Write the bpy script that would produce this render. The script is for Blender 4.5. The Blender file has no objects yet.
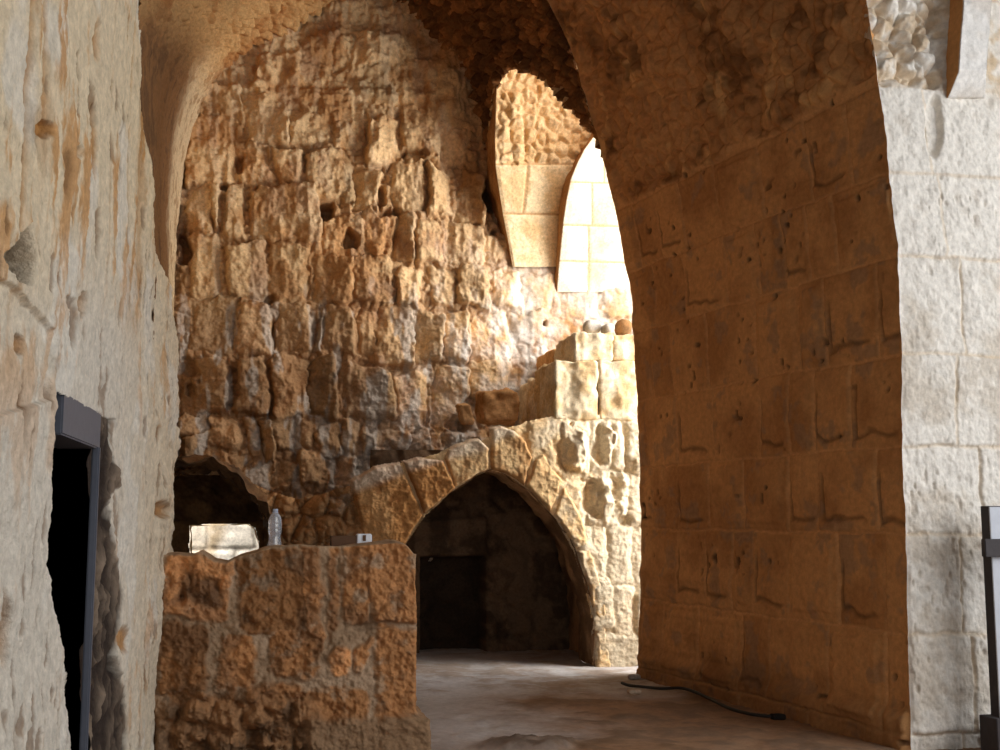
import bpy, math, random
import numpy as np
from mathutils import Vector, Matrix

rng = np.random.default_rng(7)
random.seed(7)
S = bpy.context.scene
COL = S.collection

# ------------------------------------------------------------------ camera model
F_PX = 1150.0
TILT = math.atan(140 / F_PX)
YAW = math.atan((500 - 270) / F_PX)          # camera is turned to the right of the hall axis (+Y)
EYE = np.array([0.0, 0.0, 1.6])
_f0 = np.array([math.sin(YAW), math.cos(YAW), 0.0])
RT = np.array([math.cos(YAW), -math.sin(YAW), 0.0])
UP0 = np.array([0, 0, 1.0])
FW = _f0 * math.cos(TILT) + UP0 * math.sin(TILT)
UPV = -_f0 * math.sin(TILT) + UP0 * math.cos(TILT)

def ray(px, py):
    px = np.asarray(px, float); py = np.asarray(py, float)
    return ((px - 500)[..., None] * RT - (py - 375)[..., None] * UPV) / F_PX + FW

def hit(px, py, axis, val):
    """world point seen at a pixel on the plane axis = val (val may be an array)"""
    d = ray(px, py)
    t = (np.asarray(val) - EYE[axis]) / d[..., axis]
    return EYE + d * t[..., None]

def proj(P):
    q = np.asarray(P) - EYE
    z = q @ FW
    return 500 + F_PX * (q @ RT) / z, 375 - F_PX * (q @ UPV) / z

# ------------------------------------------------------------------ noise
_perm = [rng.permutation(256).astype(np.int32) for _ in range(3)]
_val = rng.random(256)
_val2 = rng.random((256, 3))

def _hash(i, j, k, seed=0):
    a = _perm[0][(i + seed * 37) & 255]
    b = _perm[1][(a + j) & 255]
    return _perm[2][(b + k) & 255]

def vnoise(P, scale, seed=0):
    Q = np.asarray(P, float) * scale + seed * 13.7
    I = np.floor(Q).astype(np.int64); f = Q - I
    f = f * f * f * (f * (f * 6 - 15) + 10)
    x, y, z = f[..., 0], f[..., 1], f[..., 2]
    out = 0
    for dx in (0, 1):
        wx = x if dx else 1 - x
        for dy in (0, 1):
            wy = y if dy else 1 - y
            for dz in (0, 1):
                wz = z if dz else 1 - z
                out = out + wx * wy * wz * _val[_hash(I[..., 0] + dx, I[..., 1] + dy, I[..., 2] + dz, seed)]
    return out * 2 - 1

def fbm(P, scale, oct=4, gain=0.5, seed=0):
    o = 0; a = 1.0; n = 0
    for k in range(oct):
        o = o + a * vnoise(P, scale * 2.03 ** k, seed + k); n += a; a *= gain
    return o / n * 1.6

def ridged(P, scale, oct=3, seed=0):
    o = 0; a = 1.0; n = 0
    for k in range(oct):
        o = o + a * (1 - np.abs(vnoise(P, scale * 2.1 ** k, seed + k)) * 2); n += a; a *= .5
    return o / n

def worley(P, scale, seed=0):
    """returns (nearest, second - nearest, cell id) of jittered cells"""
    Q = np.asarray(P, float) * scale + seed * 7.3
    I = np.floor(Q).astype(np.int64)
    f1 = np.full(Q.shape[:-1], 9.0); f2 = f1.copy(); idd = np.zeros(Q.shape[:-1], np.int64)
    for dx in (-1, 0, 1):
        for dy in (-1, 0, 1):
            for dz in (-1, 0, 1):
                h = _hash(I[..., 0] + dx, I[..., 1] + dy, I[..., 2] + dz, seed)
                c = np.stack([I[..., 0] + dx, I[..., 1] + dy, I[..., 2] + dz], -1) + .12 + .76 * _val2[h]
                d = np.sqrt(((Q - c) ** 2).sum(-1))
                near = d < f1
                f2 = np.where(near, f1, np.minimum(f2, d))
                idd = np.where(near, h, idd)
                f1 = np.minimum(f1, d)
    return f1, f2 - f1, idd

def sm(x, a, b):
    t = np.clip((x - a) / (b - a), 0, 1)
    return t * t * (3 - 2 * t)

def lin(c):
    c = np.asarray(c, float) / 255.0
    return np.where(c <= .04045, c / 12.92, ((c + .055) / 1.055) ** 2.4)

def mix(a, b, t):
    t = np.asarray(t)[..., None] if np.ndim(t) else t
    return a * (1 - t) + b * t

# ------------------------------------------------------------------ materials
def stone_mat(name, vscale=30, bump=0.25, rough=.95, var=.28, bscale=70):
    m = bpy.data.materials.new(name); m.use_nodes = True
    nt = m.node_tree; N = nt.nodes; L = nt.links
    p = N['Principled BSDF']
    p.inputs['Roughness'].default_value = rough
    p.inputs['Specular IOR Level'].default_value = .15
    at = N.new('ShaderNodeAttribute'); at.attribute_name = 'Col'
    geo = N.new('ShaderNodeTexCoord')
    n1 = N.new('ShaderNodeTexNoise'); n1.inputs['Scale'].default_value = vscale; n1.inputs['Detail'].default_value = 6; n1.inputs['Roughness'].default_value = .7
    mr = N.new('ShaderNodeMapRange'); mr.inputs[1].default_value = .3; mr.inputs[2].default_value = .7
    mr.inputs[3].default_value = 1 - var; mr.inputs[4].default_value = 1 + var
    mul = N.new('ShaderNodeVectorMath'); mul.operation = 'MULTIPLY'
    L.new(geo.outputs['Object'], n1.inputs['Vector'])
    L.new(n1.outputs['Fac'], mr.inputs[0])
    L.new(at.outputs['Color'], mul.inputs[0]); L.new(mr.outputs[0], mul.inputs[1])
    L.new(mul.outputs[0], p.inputs['Base Color'])
    n2 = N.new('ShaderNodeTexNoise'); n2.inputs['Scale'].default_value = bscale; n2.inputs['Detail'].default_value = 5; n2.inputs['Roughness'].default_value = .65
    L.new(geo.outputs['Object'], n2.inputs['Vector'])
    b = N.new('ShaderNodeBump'); b.inputs['Strength'].default_value = bump; b.inputs['Distance'].default_value = .02
    L.new(n2.outputs['Fac'], b.inputs['Height']); L.new(b.outputs['Normal'], p.inputs['Normal'])
    return m

def plain_mat(name, rgb, rough=.6, metal=0, nscale=25, var=.15, bump=.1):
    m = bpy.data.materials.new(name); m.use_nodes = True
    nt = m.node_tree; N = nt.nodes; L = nt.links
    p = N['Principled BSDF']; p.inputs['Roughness'].default_value = rough; p.inputs['Metallic'].default_value = metal
    c = lin(rgb)
    tc = N.new('ShaderNodeTexCoord')
    n = N.new('ShaderNodeTexNoise'); n.inputs['Scale'].default_value = nscale; n.inputs['Detail'].default_value = 4
    L.new(tc.outputs['Object'], n.inputs['Vector'])
    r = N.new('ShaderNodeMix'); r.data_type = 'RGBA'
    r.inputs[6].default_value = (*(c * (1 - var)), 1); r.inputs[7].default_value = (*np.minimum(c * (1 + var), 1), 1)
    L.new(n.outputs['Fac'], r.inputs[0]); L.new(r.outputs[2], p.inputs['Base Color'])
    b = N.new('ShaderNodeBump'); b.inputs['Strength'].default_value = bump; b.inputs['Distance'].default_value = .01
    L.new(n.outputs['Fac'], b.inputs['Height']); L.new(b.outputs['Normal'], p.inputs['Normal'])
    return m

M_ASHLAR = stone_mat('weathered_ashlar', 26, .35)
M_PLASTER = stone_mat('worn_plaster', 22, .75, var=.24, bscale=38)
M_RUBBLE = stone_mat('rubble_vault_stone', 30, .35)
M_PIER = stone_mat('dressed_limestone', 20, .3, var=.18, bscale=60)
M_FLOOR = stone_mat('dusty_earth', 18, .4, var=.16, bscale=50)
M_BLOCK = stone_mat('pitted_block_stone', 34, .45)
M_STEEL = plain_mat('dull_grey_steel', (92, 94, 104), .55, .0)
M_BLACK = plain_mat('unlit_doorway_black', (4, 4, 4), 1.0, bump=0)  # colour of the sheet that paints the dark inside the doorway
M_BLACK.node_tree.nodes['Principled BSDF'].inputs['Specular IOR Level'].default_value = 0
M_CABLE = plain_mat('black_rubber', (16, 14, 13), .6)
M_WOODD = plain_mat('weathered_grey_wood', (62, 56, 56), .8, 0, 18, .25, .3)
M_WOODL = plain_mat('whitened_wood', (196, 198, 204), .8, 0, 18, .1, .2)
M_CARD = plain_mat('brown_card', (92, 62, 38), .85)
M_WHITE = plain_mat('white_card', (225, 226, 230), .8)

# ------------------------------------------------------------------ object helpers
def props(o, label=None, cat=None, group=None, kind=None):
    if label: o['label'] = label
    if cat: o['category'] = cat
    if group: o['group'] = group
    if kind: o['kind'] = kind
    return o

def mesh_obj(name, V, Fc, mat, col=None, parent=None, smooth=True):
    me = bpy.data.meshes.new(name)
    V = np.asarray(V, np.float32); Fc = np.asarray(Fc, np.int32)
    nf, k = Fc.shape
    me.vertices.add(len(V)); me.vertices.foreach_set('co', V.ravel())
    me.loops.add(nf * k); me.loops.foreach_set('vertex_index', Fc.ravel())
    me.polygons.add(nf); me.polygons.foreach_set('loop_start', np.arange(nf, dtype=np.int32) * k)
    me.polygons.foreach_set('loop_total', np.full(nf, k, np.int32))
    me.polygons.foreach_set('use_smooth', np.full(nf, smooth, bool))
    me.update(calc_edges=True); me.validate()
    if col is not None:
        a = me.color_attributes.new('Col', 'FLOAT_COLOR', 'POINT')
        c4 = np.ones((len(V), 4), np.float32); c4[:, :3] = np.clip(col, 0.001, 1)
        a.data.foreach_set('color', c4.ravel())
    me.materials.append(mat)
    o = bpy.data.objects.new(name, me); COL.objects.link(o)
    if parent: o.parent = parent
    return o

def grid_obj(name, P, mat, col=None, keep=None, parent=None, flip=False):
    """P (rows, cols, 3) -> quad grid; keep: (rows, cols) vertex mask"""
    r, c, _ = P.shape
    idx = np.arange(r * c).reshape(r, c)
    q = np.stack([idx[:-1, :-1], idx[1:, :-1], idx[1:, 1:], idx[:-1, 1:]], -1)
    if flip: q = q[..., ::-1]
    if keep is not None:
        k = keep[:-1, :-1] & keep[1:, :-1] & keep[1:, 1:] & keep[:-1, 1:]
        q = q[k]
    q = q.reshape(-1, 4)
    used = np.zeros(r * c, bool); used[q.ravel()] = True
    remap = np.cumsum(used) - 1
    V = P.reshape(-1, 3)[used]; C = col.reshape(-1, 3)[used] if col is not None else None
    return mesh_obj(name, V, remap[q], mat, C, parent)

def empty(name, loc):
    o = bpy.data.objects.new(name, None); COL.objects.link(o); o.location = loc
    o.empty_display_size = .1
    return o

def reparent(children, root):
    bpy.context.view_layer.update()
    for c in children:
        c.parent = root
        c.matrix_parent_inverse = Matrix.Translation(-Vector(root.location))

def box_mesh(name, lo, hi, mat, parent=None, bevel=.004):
    import bmesh
    bm = bmesh.new(); bmesh.ops.create_cube(bm, size=1)
    lo = np.array(lo, float); hi = np.array(hi, float)
    for v in bm.verts:
        v.co = Vector((lo + hi) / 2 + np.array(v.co) * (hi - lo))
    if bevel:
        bmesh.ops.bevel(bm, geom=bm.edges[:], offset=bevel, segments=2, affect='EDGES')
    me = bpy.data.meshes.new(name); bm.to_mesh(me); bm.free(); me.materials.append(mat)
    o = bpy.data.objects.new(name, me); COL.objects.link(o)
    if parent: o.parent = parent
    return o

# ---- masonry height fields -----------------------------------------------------
def poly_sdf(X, Y, poly):
    """positive inside distance to polygon"""
    p = np.asarray(poly, float); n = len(p)
    d = np.full(X.shape, 1e9); ins = np.zeros(X.shape, bool)
    for i in range(n):
        a = p[i]; b = p[(i + 1) % n]
        e = b - a; wx = X - a[0]; wy = Y - a[1]
        t = np.clip((wx * e[0] + wy * e[1]) / max(e @ e, 1e-9), 0, 1)
        d = np.minimum(d, (wx - e[0] * t) ** 2 + (wy - e[1] * t) ** 2)
        c = ((a[1] <= Y) & (b[1] > Y)) | ((b[1] <= Y) & (a[1] > Y))
        xx = a[0] + (Y - a[1]) * e[0] / (e[1] if abs(e[1]) > 1e-9 else 1e-9)
        ins ^= c & (X < xx)
    d = np.sqrt(d)
    return np.where(ins, d, -d)

def stone_field(X, Y, rects, jit=2.0, rad=4, warp=2.5, wscale=.05, seed=0, noiseP=None):
    """regular px grids X, Y; rects (x0,y0,x1,y1). Returns (depth inside, id, local u, local v)"""
    P2 = np.stack([X, Y, np.zeros_like(X) + seed * 3.1], -1)
    wx = X + warp * fbm(P2, wscale, 3, .6, seed + 1) + warp * .35 * vnoise(P2, wscale * 5, seed + 3)
    wy = Y + warp * fbm(P2, wscale, 3, .6, seed + 5) + warp * .35 * vnoise(P2, wscale * 5, seed + 7)
    D = np.full(X.shape, -99.0); ID = np.full(X.shape, -1); U = np.zeros(X.shape); Vv = np.zeros(X.shape)
    r = np.random.default_rng(100 + seed)
    x00, y00 = X[0, 0], Y[0, 0]; sx = X[0, 1] - X[0, 0]; sy = Y[1, 0] - Y[0, 0]
    for i, rc in enumerate(rects):
        x0, y0, x1, y1 = rc[:4]
        j = r.normal(0, jit, 8)
        m = 8
        i0 = max(int((x0 - m - x00) / sx), 0); i1 = min(int((x1 + m - x00) / sx) + 1, X.shape[1])
        j0 = max(int((y0 - m - y00) / sy), 0); j1 = min(int((y1 + m - y00) / sy) + 1, X.shape[0])
        if i1 <= i0 or j1 <= j0: continue
        sl = (slice(j0, j1), slice(i0, i1))
        x, y = wx[sl], wy[sl]
        cx, cy = (x0 + x1) / 2, (y0 + y1) / 2; hw, hh = (x1 - x0) / 2, (y1 - y0) / 2
        v = np.clip((y - cy) / hh, -1.3, 1.3); u = np.clip((x - cx) / hw, -1.3, 1.3)
        l = x0 + j[0] * (1 - v) / 2 + j[1] * (1 + v) / 2
        rr_ = x1 + j[2] * (1 - v) / 2 + j[3] * (1 + v) / 2
        t = y0 + j[4] * (1 - u) / 2 + j[5] * (1 + u) / 2
        b = y1 + j[6] * (1 - u) / 2 + j[7] * (1 + u) / 2
        dx = np.minimum(x - l, rr_ - x); dy = np.minimum(y - t, b - y)
        rd = min(rad, hw * .8, hh * .8)
        qx = np.maximum(rd - dx, 0); qy = np.maximum(rd - dy, 0)
        d = rd - np.sqrt(qx ** 2 + qy ** 2)
        d = np.where((dx > rd) & (dy > rd), np.minimum(dx, dy), d)
        better = d > D[sl]
        D[sl] = np.where(better, d, D[sl]); ID[sl] = np.where(better, i, ID[sl])
        U[sl] = np.where(better, u, U[sl]); Vv[sl] = np.where(better, v, Vv[sl])
    return D, ID, U, Vv

def pxgrid(x0, x1, y0, y1, st=1.0):
    xs = np.arange(x0, x1 + st * .5, st); ys = np.arange(y0, y1 + st * .5, st)
    return np.meshgrid(xs, ys)

# ------------------------------------------------------------------ main planes
Y_FIRE = hit(592., 665., 2, 0.0)[1]            # face of the fireplace wall
Y_BACK = Y_FIRE + 2.0                          # great back wall
Y_NEAR = hit(912., 746., 2, 0.0)[1]            # front of the pier on the right
Y_FAR = hit(638., 674., 2, 0.0)[1]             # far end of the pier
Y_LOW = hit(424., 744., 2, 0.0)[1]             # low wall
X_LEFT = hit(165., 560., 1, Y_LOW)[0]          # left wall plane
Y_LEND = float((hit(181., 400., 0, X_LEFT))[1])  # far corner of left wall
print('planes', Y_FIRE, Y_BACK, Y_NEAR, Y_FAR, Y_LOW, X_LEFT, Y_LEND)

# ================================================================== BACK WALL
def build_back():
    X, Y = pxgrid(120, 760, -40, 600, 1.0)
    B = hit(X, Y, 1, Y_BACK)
    st = [
     # upper, worn lumps
     (190,112,232,180),(232,150,270,186),(272,146,305,184),(309,148,346,204),(196,84,240,112),(242,96,284,146),(286,92,330,144),
     (332,108,366,146),(366,120,400,160),(402,118,440,164),(352,70,392,100),(394,62,430,110),(300,50,350,90),(250,52,298,92),
     (432,70,462,118),(440,122,470,166),(352,30,400,66),(404,40,436,62),(300,20,348,48),
     (354,162,387,206),(389,164,424,211),(428,166,454,214),(456,170,486,222),
     (184,180,214,233),(217,184,244,238),(248,189,320,242),(322,216,360,258),(341,148,353,205),
     (192,236,224,297),(228,241,266,299),(268,246,306,301),(310,256,352,306),(356,256,396,304),(362,212,389,254),
     (392,212,416,260),(418,214,446,262),(448,222,484,266),(486,232,512,268),
     (399,264,426,304),(430,266,456,306),(459,264,488,310),(490,270,522,311),
     (186,296,236,356),(237,301,273,356),(276,303,311,358),(313,305,319,356),(321,304,353,356),(355,311,377,358),(378,302,411,362),
     (412,311,441,362),(443,312,471,362),(473,311,511,360),(513,314,541,346),(544,316,572,344),(524,272,556,312),(560,274,600,316),(602,280,650,318),
     (183,357,231,412),(233,361,268,414),(270,359,304,416),(308,357,339,416),(340,365,393,419),(395,374,429,421),(430,366,466,426),(468,364,506,400),
     (181,411,211,432),(212,416,241,445),(243,417,257,450),(259,419,275,458),(277,419,295,451),(298,421,317,453),(318,420,339,458),
     (340,422,358,451),(361,430,376,454),(385,428,405,450),(407,428,428,449),(431,428,442,447),(444,430,462,452),
     (186,434,205,462),(208,446,226,470),(228,452,250,474),(252,462,270,486),(300,456,330,486),(334,456,352,486),(272,460,296,484),
    ]
    D, ID, U, V = stone_field(X, Y, st, jit=3.4, rad=4, warp=4.0, wscale=.045, seed=1)
    n = len(st); r = np.random.default_rng(5)
    offs = r.normal(0, .045, n + 1); tu = r.normal(.015, .05, n + 1); tv = r.normal(0, .03, n + 1); tone = r.normal(0, .13, n + 1); wht = r.random(n + 1)
    up = sm(-Y, -150, -90)                       # upper part: plaster-covered lumps
    nb = fbm(B, 1.6, 4, .55, 40)
    ins = sm(D, -1.5, 1.5) * (1 - .8 * up * sm(nb + .25, -.1, .3))
    t = np.clip(D / 7, 0, 1)
    bulge = np.sqrt(np.clip(1 - (1 - t) ** 2, 0, 1))
    f1, f21, wid = worley(B * np.array([1, 1, 1.0]), 7.5, 3)
    rub = np.clip(f21 * 2.2, 0, 1) ** .6
    base = -.05 + .06 * rub * (1 - .6 * up) + .07 * fbm(B, 2.2, 3, seed=9) + .07 * up
    hst = .0 + .07 * bulge + offs[ID] + tu[ID] * U * 1.2 + tv[ID] * V
    h = base * (1 - ins) + hst * ins
    rough = fbm(B, 4.5, 5, .55, 20)
    rd = ridged(B * np.array([1, 1, .55]), 6, 3, 30)
    h = h + .05 * rough + .04 * (rd - .3) + .02 * fbm(B, 14, 5, .7, 26) + up * (.10 * fbm(B, 1.9, 4, .55, 24) + .04 * ridged(B * np.array([1, 1, .6]), 3, 3, 27))
    right = sm(X, 470, 530) * sm(Y, 200, 270)
    h = h * (1 - .6 * right) + right * .02
    # dark sockets
    for (hx, hy, rx, ry, dp) in [(328,207,8,7,.4),(184,250,6,22,.25),(383,197,5,12,.2),(222,210,4,22,.15),(388,212,9,8,.25),(351,240,8,10,.28),
                                 (240,170,5,12,.2),(491,196,6,22,.7),(190,385,8,22,.15),(456,424,9,6,.35),(222,187,4,4,.2),(412,158,14,5,.2),(545,322,5,6,.2),(270,300,6,5,.15),(273,330,3,18,.1)]:
        e = np.sqrt(((X - hx) / rx) ** 2 + ((Y - hy) / ry) ** 2) + .75 * fbm(B, 5, 3, .6, 77)
        h = h - dp * sm(-e, -1.2, -.55)
    # plaster line near top (long horizontal crease)
    h = h + .05 * sm(-np.abs(Y - (92 + .03 * (X - 300))) , -7, -2) * sm(X, 270, 300) * sm(-X, -440, -420)
    # face hidden low behind the fireplace
    P = B.copy(); P[..., 1] -= h
    n1 = fbm(B, 1.6, 4, .55, 40); n2 = fbm(B, 5, 4, .6, 44); streak = fbm(B * np.array([1, 1, .3]), 7, 3, .6, 48)
    tan = lin((208, 172, 126)); och = lin((176, 130, 84)); gry = lin((176, 164, 150)); wh = lin((222, 214, 202)); jn = lin((160, 118, 78))
    c = mix(tan, och, sm(n1 + .5 * n2 + .6 * tone[ID] * ins, -.4, .55))
    c = mix(c, jn, (1 - ins) * (1 - up) * .6)
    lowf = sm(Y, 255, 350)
    c = mix(c, lin((150, 112, 78)), lowf * (1 - sm(X, 330, 440)) * .75)  # lower left browned: the dimmer light there is painted in
    c = mix(c, gry, np.clip(sm(streak + .7 * (wht[ID] - .5) * ins + .25 * U * ins, .05, .35) * (.15 + .6 * lowf), 0, 1))  # U term pales each stone's right side, painting in the side light
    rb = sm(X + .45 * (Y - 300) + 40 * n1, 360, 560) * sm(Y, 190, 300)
    c = mix(c, wh, np.clip(rb * (.55 + .6 * n2 + .3 * streak), 0, .92))  # right part whitened: brighter light put into the stone colour
    c = c * (1 + tone[ID] * ins)[..., None]
    keep = np.ones(X.shape, bool)
    keep &= ~((poly_sdf(X, Y, [(60, 475), (240, 475), (262, 515), (272, 700), (60, 700)]) > 0))
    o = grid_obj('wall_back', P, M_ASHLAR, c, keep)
    props(o, kind='structure')
build_back()

# ================================================================== FIREPLACE WALL
ARCH = [(387, 672), (388, 620), (393, 578), (405, 546), (425, 516), (450, 493), (478, 475), (490, 470), (506, 474), (531, 492), (556, 520), (575, 550), (587, 584), (593, 618), (595, 672)]
NICHE = [(120, 700), (120, 470), (178, 466), (200, 464), (224, 472), (250, 494), (268, 520), (278, 560), (280, 700)]
TOPX = [100, 180, 240, 300, 340, 380, 408, 430, 447, 470, 482, 490, 505, 520, 526, 560, 760]
TOPY = [462, 462, 474, 500, 488, 474, 462, 456, 450, 446, 442, 436, 428, 425, 421, 414, 414]

def fire_offset(X, Y):
    """how far the rough left part leans back from the face of the wall"""
    return -sm(-X, -372, -250) * (1.15 - .75 * sm(Y, 470, 560))

def build_fire():
    X, Y = pxgrid(100, 760, 405, 690, 1.0)
    B = hit(X, Y, 1, Y_FIRE)
    st = [(526,421,563,476),(563,421,590,470),(590,421,612,470),(612,421,625,468),(626,421,660,470),
          (552,482,586,524),(586,474,628,524),(628,472,670,528),(578,526,606,575),(606,526,632,585),(633,530,670,588),
          (592,576,612,630),(612,586,634,640),(635,590,670,645),(594,634,640,672),
          (352,480,380,540),(340,545,388,600)]
    D, ID, U, V = stone_field(X, Y, st, jit=1.5, rad=4, warp=2.2, wscale=.06, seed=3)
    r = np.random.default_rng(9); n = len(st)
    offs = r.normal(0, .02, n + 1); tone = r.normal(0, .06, n + 1)
    left = sm(-X, -400, -330)
    ins = sm(D, -1.2, 1.2) * (1 - left)
    f1, f21, wid = worley(B, 4.2, 5)
    g1, g21, gid = worley(B, 9, 6)
    rub = np.clip(f21 * 1.9, 0, 1) ** .55 * .16 + np.clip(g21 * 2, 0, 1) ** .6 * .05 - .12
    t = np.clip(D / 5, 0, 1)
    h = (-.03 + .01 * g21) * (1 - ins) * (1 - left) + ins * (.02 + .03 * t + offs[ID]) + left * rub * 1.3
    h = h + .02 * fbm(B, 5, 5, .6, 60) + .014 * ridged(B, 8, 3, 66) + .022 * fbm(B, 18, 4, .68, 67) + left * .07 * fbm(B, 2.5, 3, .5, 69)
    h = h * (1 - .4 * (1 - left))
    # broken bosses / sockets on the bright part
    for (hx, hy, rx, ry, dp) in [(563,454,9,14,.22),(600,446,6,16,.2),(592,500,9,17,.28),(614,492,7,12,.2),(620,520,9,6,.18),(571,424,3,3,.15),(580,538,4,4,.1)]:
        e = np.sqrt(((X - hx) / rx) ** 2 + ((Y - hy) / ry) ** 2) + .7 * fbm(B, 6, 4, .6, 71)
        h = h - .42 * dp * sm(-e, -1.3, -.4)
    for (hx, hy, rx, ry, dp) in [(578,450,7,20,.12),(608,446,5,20,.1),(604,500,7,22,.16),(640,465,8,10,.12),(622,500,5,20,.1)]:
        e = np.sqrt(((X - hx) / rx) ** 2 + ((Y - hy) / ry) ** 2) + .3 * vnoise(B, 7, 73)
        h = h + .6 * (.35 * dp + .09 * ridged(B, 5, 3, 74)) * sm(-e - .5 * fbm(B, 6, 3, .6, 76), -1.2, -.8)
    h = h + fire_offset(X, Y)
    P = B.copy(); P[..., 1] -= h
    wig = 3 * fbm(B, 3, 3, .6, 80)
    keep = (Y > np.interp(X, TOPX, TOPY) + wig * sm(-X, -540, -500)) & (poly_sdf(X, Y, ARCH) < .6) & (poly_sdf(X + wig * 1.6, Y + wig * 1.6, NICHE) < 0)
    tan = lin((216, 184, 138)); och = lin((166, 124, 82)); wh = lin((214, 198, 170)); gry = lin((178, 166, 150))
    n1 = fbm(B, 2.2, 4, .55, 84); n2 = fbm(B, 6, 4, .6, 88)
    c = mix(tan, wh, sm(X + 40 * n2, 520, 610))  # paler to the right: the stronger light there is put into the colour
    c = mix(c, och, np.clip(left * .9 + sm(n1, .1, .6) * .35 * (1 - sm(X, 540, 600)), 0, 1))
    c = mix(c, gry, left * sm(n2 + .5 * (_val[wid & 255] - .5), .12, .4) * (1 - .8 * sm(Y, 480, 520)))
    c = c * (1 + tone[ID] * ins)[..., None] * (1 + left * .35 * (_val[gid & 255] - .5))[..., None]
    o = grid_obj('wall_inner', P, M_BLOCK, c, keep)
    props(o, kind='structure')
build_fire()

def patch(name, poly, Yp, mat, colf, parent=None, H=.07, amp=.02, sink=.08, rnd=5, st=.8, seed=0, smooth_in=1.0):
    """a dressed stone whose face is the polygon (seen on the plane y = Yp) with rounded, rough arrises"""
    p = np.array(poly, float)
    X, Y = pxgrid(p[:, 0].min() - 3, p[:, 0].max() + 3, p[:, 1].min() - 3, p[:, 1].max() + 3, st)
    B = hit(X, Y, 1, Yp)
    w = 1.3 * fbm(B, 8, 3, .6, 90 + seed)
    d = poly_sdf(X + w, Y + w * .7, p)
    t = np.clip(d / rnd, 0, 1); b = np.sqrt(np.clip(1 - (1 - t) ** 2, 0, 1))
    h = -sink + (H + sink) * b + amp * (fbm(B, 6, 5, .6, 95 + seed) + .6 * ridged(B, 9, 3, 97 + seed) - .2)
    h = np.where(d < 0, -sink, h)
    P = B.copy(); P[..., 1] -= h
    return grid_obj(name, P, mat, colf(X, Y, B), d > -1.2, parent)

def build_arch():
    root = empty('fireplace_arch', tuple(hit(490., 668., 1, Y_FIRE)))
    vs = [[(366,548),(350,480),(374,466),(400,462),(424,516),(404,545)],
          [(402,461),(420,457),(443,459),(455,488),(449,493),(425,515)],
          [(444,458),(448,449),(466,440),(479,438),(489,448),(489.5,470),(478,475),(455,489)],
          [(491,470),(491,428),(500,425),(514,430),(526,441),(532,458),(524,486),(506,474)],
          [(525,486),(533,459),(542,452),(563,481),(551,513),(538,499)],
          [(552,514),(564,482),(584,522),(590,546),(574,549),(563,528)],
          [(575,550),(591,547),(606,600),(605,622),(593.5,618),(587,584)],
          [(594,619),(606,623),(612,670),(595.5,670)]]
    kids = []
    for i, v in enumerate(vs):
        def cf(X, Y, B, i=i):
            a = lin((218, 182, 132)) if i > 1 else lin((178, 126, 74))
            b = lin((190, 144, 94)) if i < 5 else lin((212, 190, 156))  # left blocks duller, right ones paler: light falloff painted per block
            c = mix(a, b, sm(fbm(B, 5, 4, .6, 130 + i), -.3, .5))
            top = sm(-(Y - np.interp(X, TOPX, TOPY)), -14, -4)
            return mix(c, lin((214, 206, 190)), top * .5)  # pale upper edges: light from above painted on the tops
        kids.append(patch('voussoir', v, Y_FIRE, M_BLOCK, cf, None, H=.05 if i > 1 else .07, amp=.022 if i > 1 else .04, seed=i * 7, rnd=3.5))
    # intrados (soffit) of the arch, chamber walls behind
    ap = np.array(ARCH, float)
    tt = np.linspace(0, len(ap) - 1, 130)
    cx = np.interp(tt, range(len(ap)), ap[:, 0]); cy = np.interp(tt, range(len(ap)), ap[:, 1])
    e = hit(cx, cy, 1, Y_FIRE)
    rows = np.linspace(-.02, 1.75, 70)
    P = np.repeat(e[None], len(rows), 0); P[..., 1] += rows[:, None]
    ctr = hit(490., 580., 1, Y_FIRE)
    dirn = P - ctr; dirn[..., 1] = 0; dirn /= np.linalg.norm(dirn, axis=-1, keepdims=True)
    # the chamber widens behind a deep arch ring
    stp = sm(rows, .62, .66)[:, None] * .16
    joints = sm(-np.abs(((tt * 1.0 + .5) % 2) - 1), -.06, 0)[None] * sm(-rows, -.7, -.6)[:, None]
    P = P + dirn * (stp + .025 * fbm(P, 5, 4, .6, 140) + .03 * joints)[..., None]
    P[..., 2] = np.maximum(P[..., 2], -.02)
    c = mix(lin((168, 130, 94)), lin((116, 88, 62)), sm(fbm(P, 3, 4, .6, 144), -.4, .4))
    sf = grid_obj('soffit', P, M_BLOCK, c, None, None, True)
    props(sf, kind='structure'); sf.name = 'wall_chamber_vault'
    X, Y = pxgrid(370, 610, 450, 680, 1.6)
    B = hit(X, Y, 1, Y_FIRE + 1.6)
    rec = poly_sdf(X, Y, [(421, 700), (421, 557), (485, 556), (485, 700)])
    n = fbm(B, 4, 5, .6, 150)
    f1, f21, wid = worley(B, 2.6, 9)
    h = .03 * n + .05 * np.clip(f21 * 3, 0, 1) - .35 * sm(rec, -1, 1.5)
    lint = poly_sdf(X, Y, [(412, 520), (486, 516), (486, 555), (412, 557)])
    h = h + .06 * sm(lint, -1, 2)
    P = B.copy(); P[..., 1] -= h
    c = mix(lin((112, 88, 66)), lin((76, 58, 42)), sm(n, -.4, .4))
    c = mix(c, lin((50, 38, 28)), sm(rec, -1, 1.5) * .85)  # recess darkened in colour too, painting in its shade
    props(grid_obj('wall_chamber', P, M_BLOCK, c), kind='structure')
    reparent(kids, root)
    props(root, 'pointed stone arch of a dark recess, ringed with tan wedge-shaped blocks', 'arch')
build_arch()

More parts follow.
